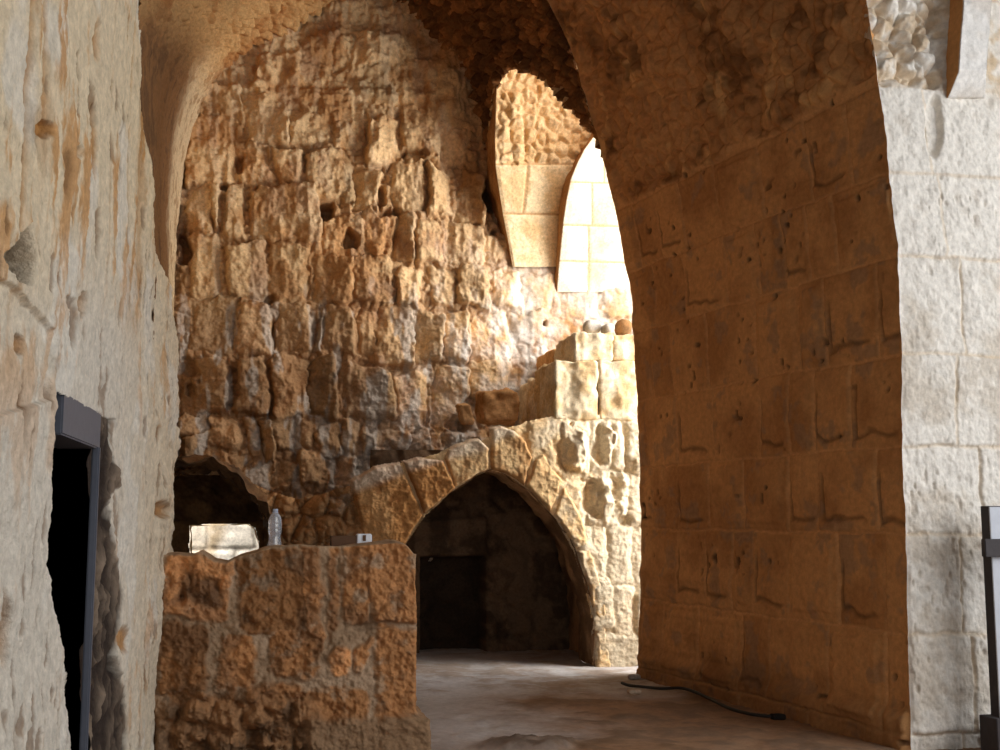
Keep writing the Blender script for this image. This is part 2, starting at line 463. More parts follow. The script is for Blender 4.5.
# ================================================================== NICHE WITH WINDOW
def build_niche():
    ap = np.array(NICHE[1:], float)
    tt = np.linspace(0, len(ap) - 1, 90)
    cx = np.interp(tt, range(len(ap)), ap[:, 0]); cy = np.interp(tt, range(len(ap)), ap[:, 1])
    e = hit(cx, cy, 1, Y_FIRE)
    rows = np.linspace(.0, 3.2, 70)
    P = np.repeat(e[None], len(rows), 0); P[..., 1] += rows[:, None]
    ctr = hit(215., 560., 1, Y_FIRE)
    dirn = P - ctr; dirn[..., 1] = 0; dirn /= np.linalg.norm(dirn, axis=-1, keepdims=True)
    f1, f21, wid = worley(P, 4, 11)
    off = fire_offset(cx, cy)
    P = P + dirn * (.1 + .09 * fbm(P, 3, 4, .6, 160) - .08 * np.clip(f21 * 2, 0, 1))[..., None]
    c = mix(lin((120, 88, 58)), lin((80, 58, 40)), sm(fbm(P, 3, 3, .6, 164), -.4, .4))
    o = grid_obj('wall_niche', P, M_RUBBLE, c, None, None, True); props(o, kind='structure')
    # rear wall of the niche with a rough rectangular window
    X, Y = pxgrid(120, 330, 440, 680, 1.2)
    Yn = Y_FIRE + 2.9
    B = hit(X, Y, 1, Yn)
    w = 2.5 * fbm(B, 5, 3, .6, 170)
    hole = poly_sdf(X + w * .5, Y + w * .5, [(190, 526), (247, 524), (255, 529), (259, 545), (258, 620), (192, 620)])
    P = B.copy(); P[..., 1] -= .05 * fbm(B, 4, 4, .6, 173)
    c = mix(lin((130, 96, 62)), lin((90, 64, 42)), sm(fbm(B, 4, 3, .6, 175), -.4, .4))
    o = grid_obj('wall_niche_rear', P, M_RUBBLE, c, hole < 0); props(o, kind='structure')
    # reveal of the window through the thick wall
    hp = np.array([(192, 620), (190, 526), (247, 524), (255, 529), (259, 545), (258, 620), (192, 620)], float)
    tt = np.linspace(0, 6, 120); e = hit(np.interp(tt, range(7), hp[:, 0]), np.interp(tt, range(7), hp[:, 1]), 1, Yn)
    rows = np.linspace(0, .35, 12)
    P = np.repeat(e[None], len(rows), 0); P[..., 1] += rows[:, None]
    P = P + .015 * np.stack([fbm(P, 6, 3, .6, 180), 0 * P[..., 0], fbm(P, 6, 3, .6, 182)], -1)
    c = mix(lin((226, 200, 160)), lin((200, 170, 124)), sm(fbm(P, 4, 3, .6, 184), -.4, .4))
    o = grid_obj('window_1', P, M_ASHLAR, c, None, None, True); props(o, kind='structure')
    # sunlit masonry outside
    X, Y = pxgrid(100, 380, 420, 700, 2.0)
    B = hit(X, Y, 1, Yn + 3.2)
    D, ID, U, V = stone_field(X, Y, [(100 + 46 * i + 17 * (j % 2), 430 + 30 * j, 144 + 46 * i + 17 * (j % 2), 458 + 30 * j) for i in range(6) for j in range(9)], 1, 4, 1.5, .06, 5)
    P = B.copy(); P[..., 1] -= .04 * sm(D, -1, 3) + .03 * fbm(B, 3, 3, .6, 190)
    c = mix(lin((170, 150, 122)), lin((236, 230, 218)), np.clip(sm(fbm(B, 2, 4, .6, 192), -.5, .3) * .4 + .6 * sm(X + 8 * fbm(B, 1.5, 2, .5, 194), 212, 228), 0, 1))
    o = grid_obj('wall_outside', P, M_ASHLAR, c); props(o, kind='structure')
build_niche()

# ================================================================== PIER (right)
NE = np.array([(913, 800), (912, 748), (909, 640), (905.5, 535), (903, 446), (901, 350), (897.5, 255), (890, 172), (879, 84), (866, 0), (850, -90), (825, -200), (780, -330), (690, -500), (560, -640)], float)
FE = np.array([(637, 700), (638, 672), (640, 600), (641, 510), (637, 400), (634, 340), (631.5, 300), (619, 225), (603, 155), (590, 110), (572, 50), (548, 0), (500, -75), (430, -160), (330, -240)], float)
_ne = hit(NE[:, 0], NE[:, 1], 1, Y_NEAR); _fe = hit(FE[:, 0], FE[:, 1], 1, Y_FAR)
def smooth_interp(z, zs, xs):
    o = 0
    for k in (-.12, -.06, 0, .06, .12):
        o = o + np.interp(z + k, zs, xs)
    return o / 5
def Xn(z): return smooth_interp(z, _ne[:, 2], _ne[:, 0]) + .012 * fbm(np.stack([0 * z + 4, 0 * z, z], -1), 5, 4, .6, 200)
def Xf(z): return smooth_interp(z, _fe[:, 2], _fe[:, 0]) + .015 * fbm(np.stack([0 * z + 9, 0 * z, z], -1), 5, 4, .6, 210)
ZN = [hit(905., float(y), 1, Y_NEAR)[2] for y in (735, 636, 535, 446, 353, 256, 172, 86)]

def build_pier():
    zs = np.concatenate([np.arange(-.05, 7.0, .0115), np.arange(7.0, 9.0, .04)])
    us = np.linspace(0, 1, 330)
    Uu, Z = np.meshgrid(us, zs)
    xa = Xn(zs)[:, None]; xb = Xf(zs)[:, None]
    P0 = np.stack([xa * (1 - Uu) + xb * Uu, Y_NEAR * (1 - Uu) + Y_FAR * Uu, Z], -1)
    Lh = 3.9
    s = Uu * Lh                                   # metres along the reveal
    # courses and joints
    zb = [-.3] + ZN
    spring = ZN[-1] + .05 - .22 * 0
    d = np.full(Z.shape, -1.0); ID = np.zeros(Z.shape, int); r = np.random.default_rng(21)
    W = .018 * fbm(P0, 3, 3, .6, 215); W2 = .018 * fbm(P0, 3, 3, .6, 218)
    rects = []
    for k in range(len(zb) - 1):
        x = -r.uniform(0, .25)
        while x < Lh + .1:
            w = r.uniform(.32, .78)
            rects.append((x, zb[k], x + w, zb[k + 1])); x += w
    bos = np.zeros(Z.shape); uu = np.zeros(Z.shape); vv = np.zeros(Z.shape)
    for i, (x0, z0, x1, z1) in enumerate(rects):
        a = np.minimum(np.minimum(s + W - x0, x1 - s - W), np.minimum(Z + W2 - z0, z1 - Z - W2))
        b = a > d
        b &= a > -.02
        d = np.where(b, a, d); ID = np.where(b, i, ID)
        uu = np.where(b, (s - x0) / (x1 - x0), uu); vv = np.where(b, (Z - z0) / (z1 - z0), vv)
    n = len(rects) + 1
    offs = r.normal(0, .006, n); tone = r.normal(0, .12, n); boss = r.random(n)
    vault = sm(Z + .12 * fbm(P0, 1.5, 3, .6, 220), spring - .03, spring + .03)
    ins = sm(d, .004, .02)
    h = -.016 * (1 - ins) + offs[ID]
    h = h + .02 * (boss[ID] > .6) * sm(d + .02 * vnoise(P0, 8, 5), .05, .09)
    # undercut dressing marks: a step across the lower corner of some stones
    mark = (boss[ID] < .35) * sm(-np.abs(np.minimum(vv - .16 + .05 * fbm(P0, 6, 2, .5, 8), .92 - uu)), -.05, -.0) * sm(uu, .1, .3) * sm(-vv, -.8, -.6)
    h = h - .022 * mark
    h = h + .012 * fbm(P0, 7, 5, .6, 225)
    pits = sm(vnoise(P0, 16, 231) , .55, .75) * sm(vnoise(P0, 3, 232), .0, .4)
    h = h - .03 * pits
    f1, f21, wid = worley(P0 * np.array([1, 1, .8]), 7.5, 12)
    rub = .06 * np.clip(f21 * 2.4, 0, 1) ** .6 + .05 * fbm(P0, 3, 4, .6, 240) + .035 * ridged(P0, 3.5, 3, 244) - .05
    h = h * (1 - vault) + rub * vault
    plinth = sm(-Z, -.28, -.16) * (.06 + .03 * fbm(P0, 3, 3, .6, 246))
    h = h + plinth
    edge = sm(Uu, 0, .012) * sm(-Uu, -1, -.985)
    h = h * edge
    du = np.gradient(P0, axis=1); dz = np.gradient(P0, axis=0)
    nn = np.cross(dz, du); nn /= np.linalg.norm(nn, axis=-1, keepdims=True)
    if nn[100, 100, 0] > 0: nn = -nn
    P = P0 + nn * h[..., None]
    n1 = fbm(P0, 1.3, 4, .6, 250); n2 = fbm(P0, 5, 4, .6, 254)
    a = lin((212, 156, 100)); b = lin((184, 130, 80)); g = lin((158, 128, 100)); mo = lin((224, 170, 114))
    c = mix(a, b, sm(n1 + tone[ID] * 2.5 * (1 - vault), -.4, .5))
    c = mix(c, g, sm(n2 + 1.6 * tone[ID], .12, .5) * .55 * (1 - vault) * ins)
    c = mix(c, mo, (1 - ins) * (1 - vault) * .55)
    drip = sm(ridged(P0 * np.array([1, 1, .5]), 2.2, 3, 260) + .3 * n1, .62, .95)
    c = mix(c, lin((240, 190, 126)), vault * drip * .75)
    c = mix(c, lin((110, 72, 42)), vault * sm(n1 + n2, .2, .8) * .6)
    c = mix(c, lin((62, 44, 32)), np.clip(mark * .5 + pits * .8, 0, 1) * (1 - vault))
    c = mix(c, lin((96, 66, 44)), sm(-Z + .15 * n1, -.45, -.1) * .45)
    o = grid_obj('wall_right', P, M_PIER, c, None, None, True); props(o, kind='structure')
    # ---- front face of the pier (in daylight)
    as_ = np.concatenate([np.arange(0, 1.1, .0065), np.arange(1.1, 4.5, .06)])
    zf = zs
    A, Z = np.meshgrid(as_, zf)
    P0 = np.stack([Xn(zf)[:, None] + A, np.full(A.shape, Y_NEAR), Z], -1)
    px, py = proj(P0)
    st = []
    rr = np.random.default_rng(31)
    zrows = [-.3] + ZN
    offx = [.42, .5, .43, .62, .44, .52, .40, .36]
    Xe = Xn(zf)[:, None]
    d = np.full(A.shape, -1.0); ID = np.zeros(A.shape, int); k = 0
    W = .012 * fbm(P0, 4, 3, .6, 270); W2 = .012 * fbm(P0, 4, 3, .6, 274)
    for j in range(len(zrows) - 1):
        x = -.3; first = True
        while x < 4.6:
            x1 = offx[j] if first else x + rr.uniform(.4, .75)
            a = np.minimum(np.minimum(A + W - x, x1 - A - W), np.minimum(Z + W2 - zrows[j], zrows[j + 1] - Z - W2))
            b = a > d; d = np.where(b, a, d); ID = np.where(b, k, ID); k += 1; x = x1; first = False
    offs = rr.normal(0, .012, k + 1); tone = rr.normal(0, .05, k + 1)
    ins = sm(d, .004, .02)
    up = sm(Z + .05 * fbm(P0, 4, 3, .6, 276), ZN[-1] - .02, ZN[-1] + .02)
    h = (-.018 * (1 - ins) * (.6 + .8 * fbm(P0, 5, 2, .5, 279)) + offs[ID]) + .012 * fbm(P0, 7, 5, .62, 280)
    pit = sm(vnoise(P0 * np.array([1, 1, .6]), 34, 283), .35, .75) * sm(fbm(P0, 3, 2, .5, 284), .0, .5)
    h = h - .014 * pit + .007 * fbm(P0, 24, 4, .65, 285)
    f1, f21, wid = worley(P0, 6.5, 14)
    rub = .09 * np.clip(f21 * 2.2, 0, 1) ** .5 + .08 * fbm(P0, 5, 4, .5, 286) - .10
    rub = rub * sm(-px, -950, -935) + (1 - sm(-px, -950, -935)) * .02 * fbm(P0, 5, 4, .6, 288)
    h = h * (1 - up) + rub * up
    # chipped hollow below the rubble
    e = np.sqrt(((px - 934) / 7) ** 2 + ((py - 125) / 30) ** 2) + .4 * vnoise(P0, 6, 289)
    h = h - .06 * sm(-e, -1.2, -.7)
    h = h * sm(A, 0, .03)
    P = P0.copy(); P[..., 1] -= h
    n1 = fbm(P0, 2, 4, .6, 290); n2 = fbm(P0, 7, 4, .6, 294)
    a = lin((226, 218, 206)); b = lin((206, 194, 178)); w = lin((222, 190, 146))
    c = mix(a, b, sm(n1 + n2 * .6 + tone[ID] * 2, -.3, .6))
    c = mix(c, w * .8, (1 - ins) * .38 * (1 - up))
    c = mix(c, lin((204, 176, 138)), up * sm(n2, -.3, .4) * .7)
    c = mix(c, lin((150, 130, 108)), pit * .3)
    o = grid_obj('wall_front', P, M_PIER, c, None, None, True); props(o, kind='structure')
    # back of the pier, facing the far bay
    zb_ = np.arange(-.05, 9, .1); A = np.linspace(0, 4.6, 60)
    Am, Z = np.meshgrid(A, zb_)
    Am = Am * .08
    P = np.stack([Xf(zb_)[:, None] + Am, np.full(Am.shape, Y_FAR), Z], -1)
    P[..., 1] += .02 * fbm(P, 2, 3, .6, 298) * sm(Am, 0, .2)
    o = grid_obj('wall_right_rear', P, M_PIER, np.broadcast_to(lin((206, 180, 140)), P.shape)); props(o, kind='structure')
build_pier()

# ================================================================== VAULT (ceiling)
def build_vault():
    Bp = np.array([(489,165),(472,102),(441,45),(402,8),(368,-4),(330,8),(270,38),(212,84),(187,150),(177,235),(174,300),(172,445)], float)
    Mp = np.array([(512,70),(500,35),(482,-5),(445,-55),(390,-90),(310,-60),(240,-12),(194,40),(171,112),(164,205),(166,285),(165,445)], float)
    Fp = np.array([(606,160),(592,112),(574,55),(548,-5),(455,-130),(300,-180),(190,-120),(138,-10),(140,90),(149,200),(152,300),(152,445)], float)
    k = np.arange(len(Bp)); s = np.linspace(0, len(Bp) - 1, 620)
    def cr(p):
        n = len(p); i = np.clip(np.floor(s).astype(int), 0, n - 2); f = (s - i)[:, None]
        p0 = p[np.maximum(i - 1, 0)]; p1 = p[i]; p2 = p[i + 1]; p3 = p[np.minimum(i + 2, n - 1)]
        return .5 * (2 * p1 + (p2 - p0) * f + (2 * p0 - 5 * p1 + 4 * p2 - p3) * f ** 2 + (3 * p1 - p0 - 3 * p2 + p3) * f ** 3)
    b, m, f = cr(Bp), cr(Mp), cr(Fp)
    w = sm(s, 2.5, 7.5)
    yb = np.full(s.shape, Y_BACK - .02); yf = Y_FAR * (1 - w) + (Y_LEND - .05) * w; yf = np.where(f[:, 0] < 185, np.minimum(yf, hit(np.minimum(f[:, 0] + 10, 185.) - 2, f[:, 1], 0, X_LEFT)[:, 1] - .03), yf); yf = np.convolve(np.pad(yf, 12, 'edge'), np.ones(25) / 25, 'valid'); ym = (yb * .55 + yf * .45)
    b3 = hit(b[:, 0], b[:, 1], 1, yb); m3 = hit(m[:, 0], m[:, 1], 1, ym); f3 = hit(f[:, 0], f[:, 1], 1, yf)
    t = np.linspace(0, 1, 330)[:, None, None]
    P0 = b3 * (2 * (t - .5) * (t - 1)) + m3 * (-4 * t * (t - 1)) + f3 * (2 * t * (t - .5))
    S_, T = np.meshgrid(s, t[:, 0, 0])
    # raise the side opening into a pointed arch at s = 0
    ds = np.gradient(P0, axis=1); dt = np.gradient(P0, axis=0)
    nn = np.cross(ds, dt); nn /= np.linalg.norm(nn, axis=-1, keepdims=True) + 1e-9
    ctr = np.array([.5, Y_FAR, 2.0])
    sg = np.sign(((ctr - P0) * nn).sum(-1)); nn = nn * sg[..., None]
    f1, f21, wid = worley(P0, 6.0, 16); g1, g21, gid = worley(P0, 12, 17)
    left = sm(S_, 6.2, 7.3)
    rub = .11 * np.clip(f21 * 2, 0, 1) ** .6 + .03 * np.clip(g21 * 2, 0, 1) + .05 * fbm(P0, 2.2, 3, .6, 300) - .08
    pl = .05 * fbm(P0, 3, 5, .65, 304) + .03 * np.clip(g21 * 2, 0, 1) * (1 - .7 * sm(S_, 7, 8)) + .025 * ridged(P0 * np.array([1, 1, .35]), 4, 3, 305)
    h = rub * (1 - left) + pl * left * (1 - sm(S_, 7, 8) * .6)
    P = P0 + nn * h[..., None]
    n1 = fbm(P0, 1.5, 4, .6, 310); n2 = fbm(P0, 6, 3, .6, 314)
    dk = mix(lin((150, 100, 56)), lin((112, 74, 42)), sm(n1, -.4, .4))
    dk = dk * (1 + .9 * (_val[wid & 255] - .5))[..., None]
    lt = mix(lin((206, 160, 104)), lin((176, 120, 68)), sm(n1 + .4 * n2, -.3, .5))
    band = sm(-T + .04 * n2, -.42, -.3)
    lt2 = mix(mix(lin((136, 96, 60)), lin((112, 80, 52)), sm(n2 + n1, -.3, .4)), mix(lin((206, 178, 138)), lin((170, 136, 98)), sm(n2, -.2, .5)), band)  # brown hollow and pale rib: shade and light painted across the web
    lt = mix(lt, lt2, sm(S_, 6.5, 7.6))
    c = mix(dk, lt, sm(S_, 4.2, 5.4))  # right web darker, left lighter: shade and light painted along the vault
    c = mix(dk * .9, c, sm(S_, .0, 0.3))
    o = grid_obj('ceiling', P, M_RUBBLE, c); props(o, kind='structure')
    # thickness above the side opening, so that the far bay's light stays outside
    e = P[:, 0, :]
    rows = np.linspace(0, 1, 40)[:, None, None]
    Q = e[None] + rows * np.array([.5, 0, 3.0])
    Q = Q + .06 * fbm(Q, 4, 3, .6, 320)[..., None] * sm(rows, 0, .1)
    o = grid_obj('ceiling_side_arch', Q, M_RUBBLE, np.broadcast_to(lin((206, 170, 120)), Q.shape)); props(o, kind='structure')
    # unseen slab over everything, added to block light from above
    o = box_mesh('ceiling_light_block', (-4, 2.5, 9.0), (8, Y_BACK + 1, 9.3), M_CARD, None, 0); props(o, kind='structure')
build_vault()

# ================================================================== SPRINGER AND NEXT BAY
def leaned(name, left, right, ys, lean, mat, hfun, cfun, y_side, cols=110, rows=220):
    """masonry face leaning out from the back wall; left/right px edges by row, left side face running back"""
    v = np.linspace(ys[0], ys[-1], rows); u = np.linspace(0, 1, cols)
    xl = np.interp(v, ys, left); xr = np.interp(v, ys, right)
    X = xl[:, None] * (1 - u) + xr[:, None] * u; Y = np.repeat(v[:, None], cols, 1)
    Yp = Y_BACK - np.interp(v, ys, lean)[:, None] * np.ones_like(X)
    B = hit(X, Y, 1, Yp)
    h = hfun(X, Y, B) * sm(u, 0, .05)[None]
    P = B.copy(); P[..., 1] -= h
    ns = 30
    q = np.linspace(1, 0, ns)[:-1]
    side = np.repeat(P[:, :1], ns - 1, 1)
    back = y_side
    side[..., 1] = P[:, :1, 1] * (1 - q) + np.maximum(back, P[:, :1, 1] + .02) * q
    side[..., 0] += .02 * fbm(side, 5, 3, .6, 330) * sm(q, 0, .2)
    Pall = np.concatenate([side, P], 1)
    cs = mix(lin((170, 126, 80)), lin((146, 100, 58)), sm(fbm(side, 4, 3, .6, 334), -.4, .4))  # side faces browner than the fronts: their shade is painted
    C = np.concatenate([cs, cfun(X, Y, B)], 1)
    return grid_obj(name, Pall, mat, C)

def build_springers():
    ys = [58, 80, 100, 140, 165, 180, 215, 240, 267]
    L = [499, 497, 496, 495, 495.5, 497.5, 503, 508, 512.5]
    R = [640, 630, 618, 596, 584, 576, 566, 560, 557]
    lean = [.75, .72, .7, .66, .6, .52, .3, .16, .03]
    def h1(X, Y, B):
        D, ID, U, V = _sf1(X, Y)
        up = sm(-Y + 4 * fbm(B, 4, 3, .6, 340), -166, -160)
        f1, f21, wid = worley(B, 6.5, 18)
        rub = .09 * np.clip(f21 * 2, 0, 1) ** .6 + .06 * fbm(B, 5, 4, .6, 342) + .04 * ridged(B, 5, 3, 344) - .06
        return (1 - up) * (.015 * sm(D, -.5, 1.5) + .01 * fbm(B, 8, 4, .6, 346)) + up * rub
    def _sf1(X, Y):
        D = np.minimum(np.abs(Y - 214 - .02 * (X - 530)), 99)
        D = np.minimum(D, np.where(Y < 214, np.abs(X - (528 - .1 * (Y - 165))), 99))
        D = np.minimum(D, np.abs(Y - 164))
        return D - 1.2, 0, 0, 0
    def c1(X, Y, B):
        a = mix(lin((232, 206, 164)), lin((218, 182, 132)), sm(fbm(B, 4, 4, .6, 350), -.4, .5))
        D = _sf1(X, Y)[0]
        a = mix(lin((190, 150, 104)), a, sm(D, -.8, .6))
        return mix(a, lin((210, 172, 122)), sm(-Y, -166, -158) * .6)
    o = leaned('vault_springer', L, R, ys, lean, M_BLOCK, h1, c1, Y_BACK + .1)
    props(o, 'pale tapering vault springer with smooth blocks below rubble, on the sunlit back wall', 'springer')
    ys = [40, 80, 128, 150, 165, 180, 200, 220, 245, 270, 292]
    L = [640, 622, 600, 584, 576.5, 570.5, 566.5, 563.5, 561, 558.5, 557]
    R = [700] * 11
    lean = [1.45, 1.35, 1.2, 1.1, .98, .86, .7, .55, .36, .16, .03]
    def sf2(X, Y):
        D = np.full(X.shape, 99.0)
        for y0 in (183, 226, 262):
            D = np.minimum(D, np.abs(Y - y0 - .03 * (X - 600)))
        D = np.minimum(D, np.where(Y < 183, np.abs(X - 604), 99)); D = np.minimum(D, np.where((Y >= 183) & (Y < 226), np.abs(X - 592), 99))
        D = np.minimum(D, np.where(Y >= 226, np.abs(X - 588.5), 99))
        return D - 1.0
    def h2(X, Y, B): return .012 * sm(sf2(X, Y), -.5, 1.5) + .01 * fbm(B, 6, 4, .6, 360)
    def c2(X, Y, B):
        a = mix(lin((240, 228, 202)), lin((226, 204, 166)), sm(fbm(B, 3, 4, .6, 364), -.3, .6))
        return mix(lin((200, 166, 120)), a, sm(sf2(X, Y), -.8, .6))
    o = leaned('ashlar_arch', L, R, ys, lean, M_BLOCK, h2, c2, Y_BACK + .1)
    props(o, 'bright smooth ashlar arch springing beside the rubble springer, half hidden by the brown pier', 'arch')
    # springing stone high on the front of the pier
    ys = [-60, 20, 70, 76, 98, 101]
    v = np.linspace(-60, 100, 160); L = np.interp(v, [-60, 0, 72, 97, 100], [966, 964, 959, 948.5, 948]); R = np.interp(v, [-60, 0, 75, 100], [994, 992, 986, 985])
    u = np.linspace(0, 1, 40)
    X = L[:, None] * (1 - u) + R[:, None] * u; Y = np.repeat(v[:, None], 40, 1)
    Yp = Y_NEAR - np.interp(v, [-60, 70, 97, 100], [.2, .17, .03, -.02])[:, None] * np.ones_like(X)
    B = hit(X, Y, 1, Yp); P = B.copy(); P[..., 1] -= .006 * fbm(B, 9, 4, .6, 370)
    q = np.linspace(1, 0, 20)[:-1]
    sd = np.repeat(P[:, :1], 19, 1); sd[..., 1] = P[:, :1, 1] * (1 - q) + (Y_NEAR + .2) * q
    sr = np.repeat(P[:, -1:], 19, 1); sr[..., 1] = P[:, -1:, 1] * q + (Y_NEAR + .2) * (1 - q)
    Pa = np.concatenate([sd, P, sr], 1)
    C = np.concatenate([np.broadcast_to(lin((186, 132, 80)), sd.shape), mix(lin((228, 222, 214)), lin((214, 204, 192)), sm(fbm(B, 4, 3, .6, 372), -.4, .4)), np.broadcast_to(lin((220, 212, 200)), sr.shape)], 1)  # left side painted brown as its shade, front and right pale
    o = grid_obj('springing_stone', Pa, M_PIER, C)
    props(o, 'smooth grey-white springing stone jutting out high on the front of the right pier', 'stone')
build_springers()

# ================================================================== LEFT WALL AND DOOR
DOOR_CUT = [(63, 392), (98, 411), (122, 420), (119, 450), (126, 485), (116, 500), (121, 540), (128, 590), (124, 640), (121, 655), (131, 705), (132, 840), (84, 840), (77, 720), (73, 660), (63, 610), (56, 560), (59, 500), (61, 440)]
def build_left():
    y0 = hit(58., 600., 0, X_LEFT)[1] - .45; y1 = hit(94.0, 600., 0, X_LEFT - .018)[1]
    zt = hit(80., 441., 0, X_LEFT - .02)[2]
    zl = hit(80., 400., 0, X_LEFT - .02)[2]
    xs = np.concatenate([np.arange(-200, -4, 3.0), np.arange(-4, 200, .4)]); X, Y = np.meshgrid(xs, np.arange(-120, 880, 1.3))
    B = hit(X, Y, 0, X_LEFT)
    B[..., 1] = np.clip(B[..., 1], 0, 40)
    n1 = fbm(B * np.array([1, .6, 1]), 1.4, 4, .55, 400); n2 = fbm(B * np.array([1, 1, .45]), 5, 5, .6, 404); n3 = fbm(B, 14, 4, .6, 408)
    h = .016 * n1 + .011 * n2 + .005 * n3
    far = sm(B[..., 1], 5.0, 8.0)
    h = h - .02 + far * (.03 * fbm(B * np.array([1, 1, .5]), 3.2, 4, .6, 412) + .03 * ridged(B * np.array([1, 1, .4]), 4, 3, 414))
    # vertical erosion grooves
    groove = sm(ridged(B * np.array([1, 1, .12]), 2.2, 2, 416), .6, .95)
    h = h - .012 * groove * sm(-Y, -330, -150)
    pits = sm(vnoise(B * np.array([1, .7, .5]), 9, 418) + .4 * n1, .55, .8)
    h = h - .016 * pits
    fleck = sm(vnoise(B * np.array([1, .8, .28]), 26, 421) + .6 * fbm(B, 3, 2, .5, 422), .62, .85)
    h = h - .008 * fleck + .004 * fbm(B, 30, 3, .7, 423)
    # putlog hole and smaller holes
    e = poly_sdf(X + 2 * n2, Y + 2 * n2, [(9, 258), (26, 236), (36, 224), (38, 262), (36, 284), (24, 280)])
    hole = sm(e, -1.5, 2.5)
    h = h - (.30 + .08 * n3) * hole
    holes2 = 0 * X
    for (hx, hy, rx, ry, dp) in [(74,302,4,7,.05),(90,305,6,14,.05),(32,345,5,9,.04),(166,510,5,9,.08),(17,628,5,34,.05),(82,152,5,8,.04),(53,130,6,8,.04),(105,40,4,26,.03),(100,140,3,40,.02),(128,640,5,14,.03)]:
        q = sm(-(np.sqrt(((X - hx) / rx) ** 2 + ((Y - hy) / ry) ** 2) + .4 * n2), -1.2, -.6)
        h = h - dp * q; holes2 = np.maximum(holes2, q)
    # plaster slab edges
    h = h - .05 * sm(poly_sdf(X + 3 * n2, Y, [(0, 275), (20, 285), (60, 330), (60, 400), (0, 420), (-200, 420), (-200, 260)]), -1, 3) * .5
    cut = poly_sdf(X + 1.5 * n2, Y + 2 * n2, DOOR_CUT)
    rub = .03 * fbm(B, 5, 3, .55, 430) + .03 * ridged(B, 7, 2, 434)
    ic = sm(cut, -.8, 1.2)
    h = h * (1 - ic) + ic * (-.05 + .9 * rub)
    # far corner rounds away
    wg = fbm(B * np.array([0, 0, 1]) + 3, 1.8, 4, .6, 440)
    xe = np.interp(Y[:, 0], [-120, 0, 90, 160, 200, 250, 290, 340, 400, 425, 440, 470, 520, 560, 900], [146, 149, 152, 158, 161, 164, 178, 180, 181, 177, 184, 181, 176, 178, 178])
    ye = hit(xe, Y[:, 0], 0, X_LEFT)[:, 1][:, None] + .16 * wg
    dd = ye - B[..., 1]
    t = np.clip(dd / .3, 0, 1); h = h - .12 * (1 - np.sqrt(np.clip(1 - (1 - t) ** 2, 0, 1)))
    P = B.copy(); P[..., 0] += h
    opening = (B[..., 1] < y1 + .0) & (B[..., 2] < zl) & (cut > .2)
    keep = (dd > -.02) & ~opening
    wm = lin((228, 202, 158)); cool = lin((214, 204, 188)); och = lin((196, 142, 82)); wh = lin((226, 220, 208))
    hz = sm(-Y + 60 * n1, -420, -120)
    c = mix(cool, wm, np.clip(hz * .6 + far * .4, 0, 1))  # cool below, warm above and far: tint of the light painted in
    c = mix(c, wh, sm(fbm(B, 2.2, 3, .6, 444), .1, .5) * .5)
    c = mix(c, och, np.clip(sm(n2 + .5 * n1, .18, .6) * (.32 + .55 * hz + .2 * far), 0, .8))
    c = mix(c, och * .8, np.clip(groove * hz * .8 + holes2 * .9, 0, 1))
    c = mix(c, lin((120, 86, 54)), np.clip(pits * .7 + fleck * .6, 0, 1))
    c = mix(c, lin((84, 62, 44)), hole)  # hole coloured dark brown to paint the shade inside it
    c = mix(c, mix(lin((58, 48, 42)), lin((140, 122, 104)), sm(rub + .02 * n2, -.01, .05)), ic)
    c = mix(c, lin((210, 190, 150)), sm(-dd, -.3, -.02) * .4)
    o = grid_obj('wall_left', P, M_PLASTER, c, keep); props(o, kind='structure')
    # end of the wall turning away (closes the corner for other views)
    zz = np.arange(-.05, 9, .08); qq = np.linspace(0, 2.0, 20)
    Q, Z = np.meshgrid(qq, zz)
    P = np.stack([X_LEFT - .25 - Q, np.full(Q.shape, Y_LEND - .35), Z], -1)
    o = grid_obj('wall_left_end', P, M_PLASTER, np.broadcast_to(lin((190, 150, 100)), P.shape)); props(o, kind='structure')
    doorway_dark = box_mesh('doorway_dark_1', (X_LEFT - .40, y0 - .5, -.02), (X_LEFT - .36, y1 + 3.0, zl + .2), M_BLACK, None, 0); props(doorway_dark, kind='structure')  # black panel standing in for the unlit dark behind the doorway
    fr = box_mesh('door_lintel', (X_LEFT - .2, float(hit(64., 420., 0, X_LEFT - .02)[1]), zt), (X_LEFT - .024, y1 + .03, zl), M_STEEL, None, .006)
    jm = box_mesh('door_jamb', (X_LEFT - .05, y1 - .02, -.02), (X_LEFT - .018, y1 + .012, zt + .01), M_STEEL, None, .006)
    reparent([fr, jm], doorway_dark)
    return y0, y1
build_left()

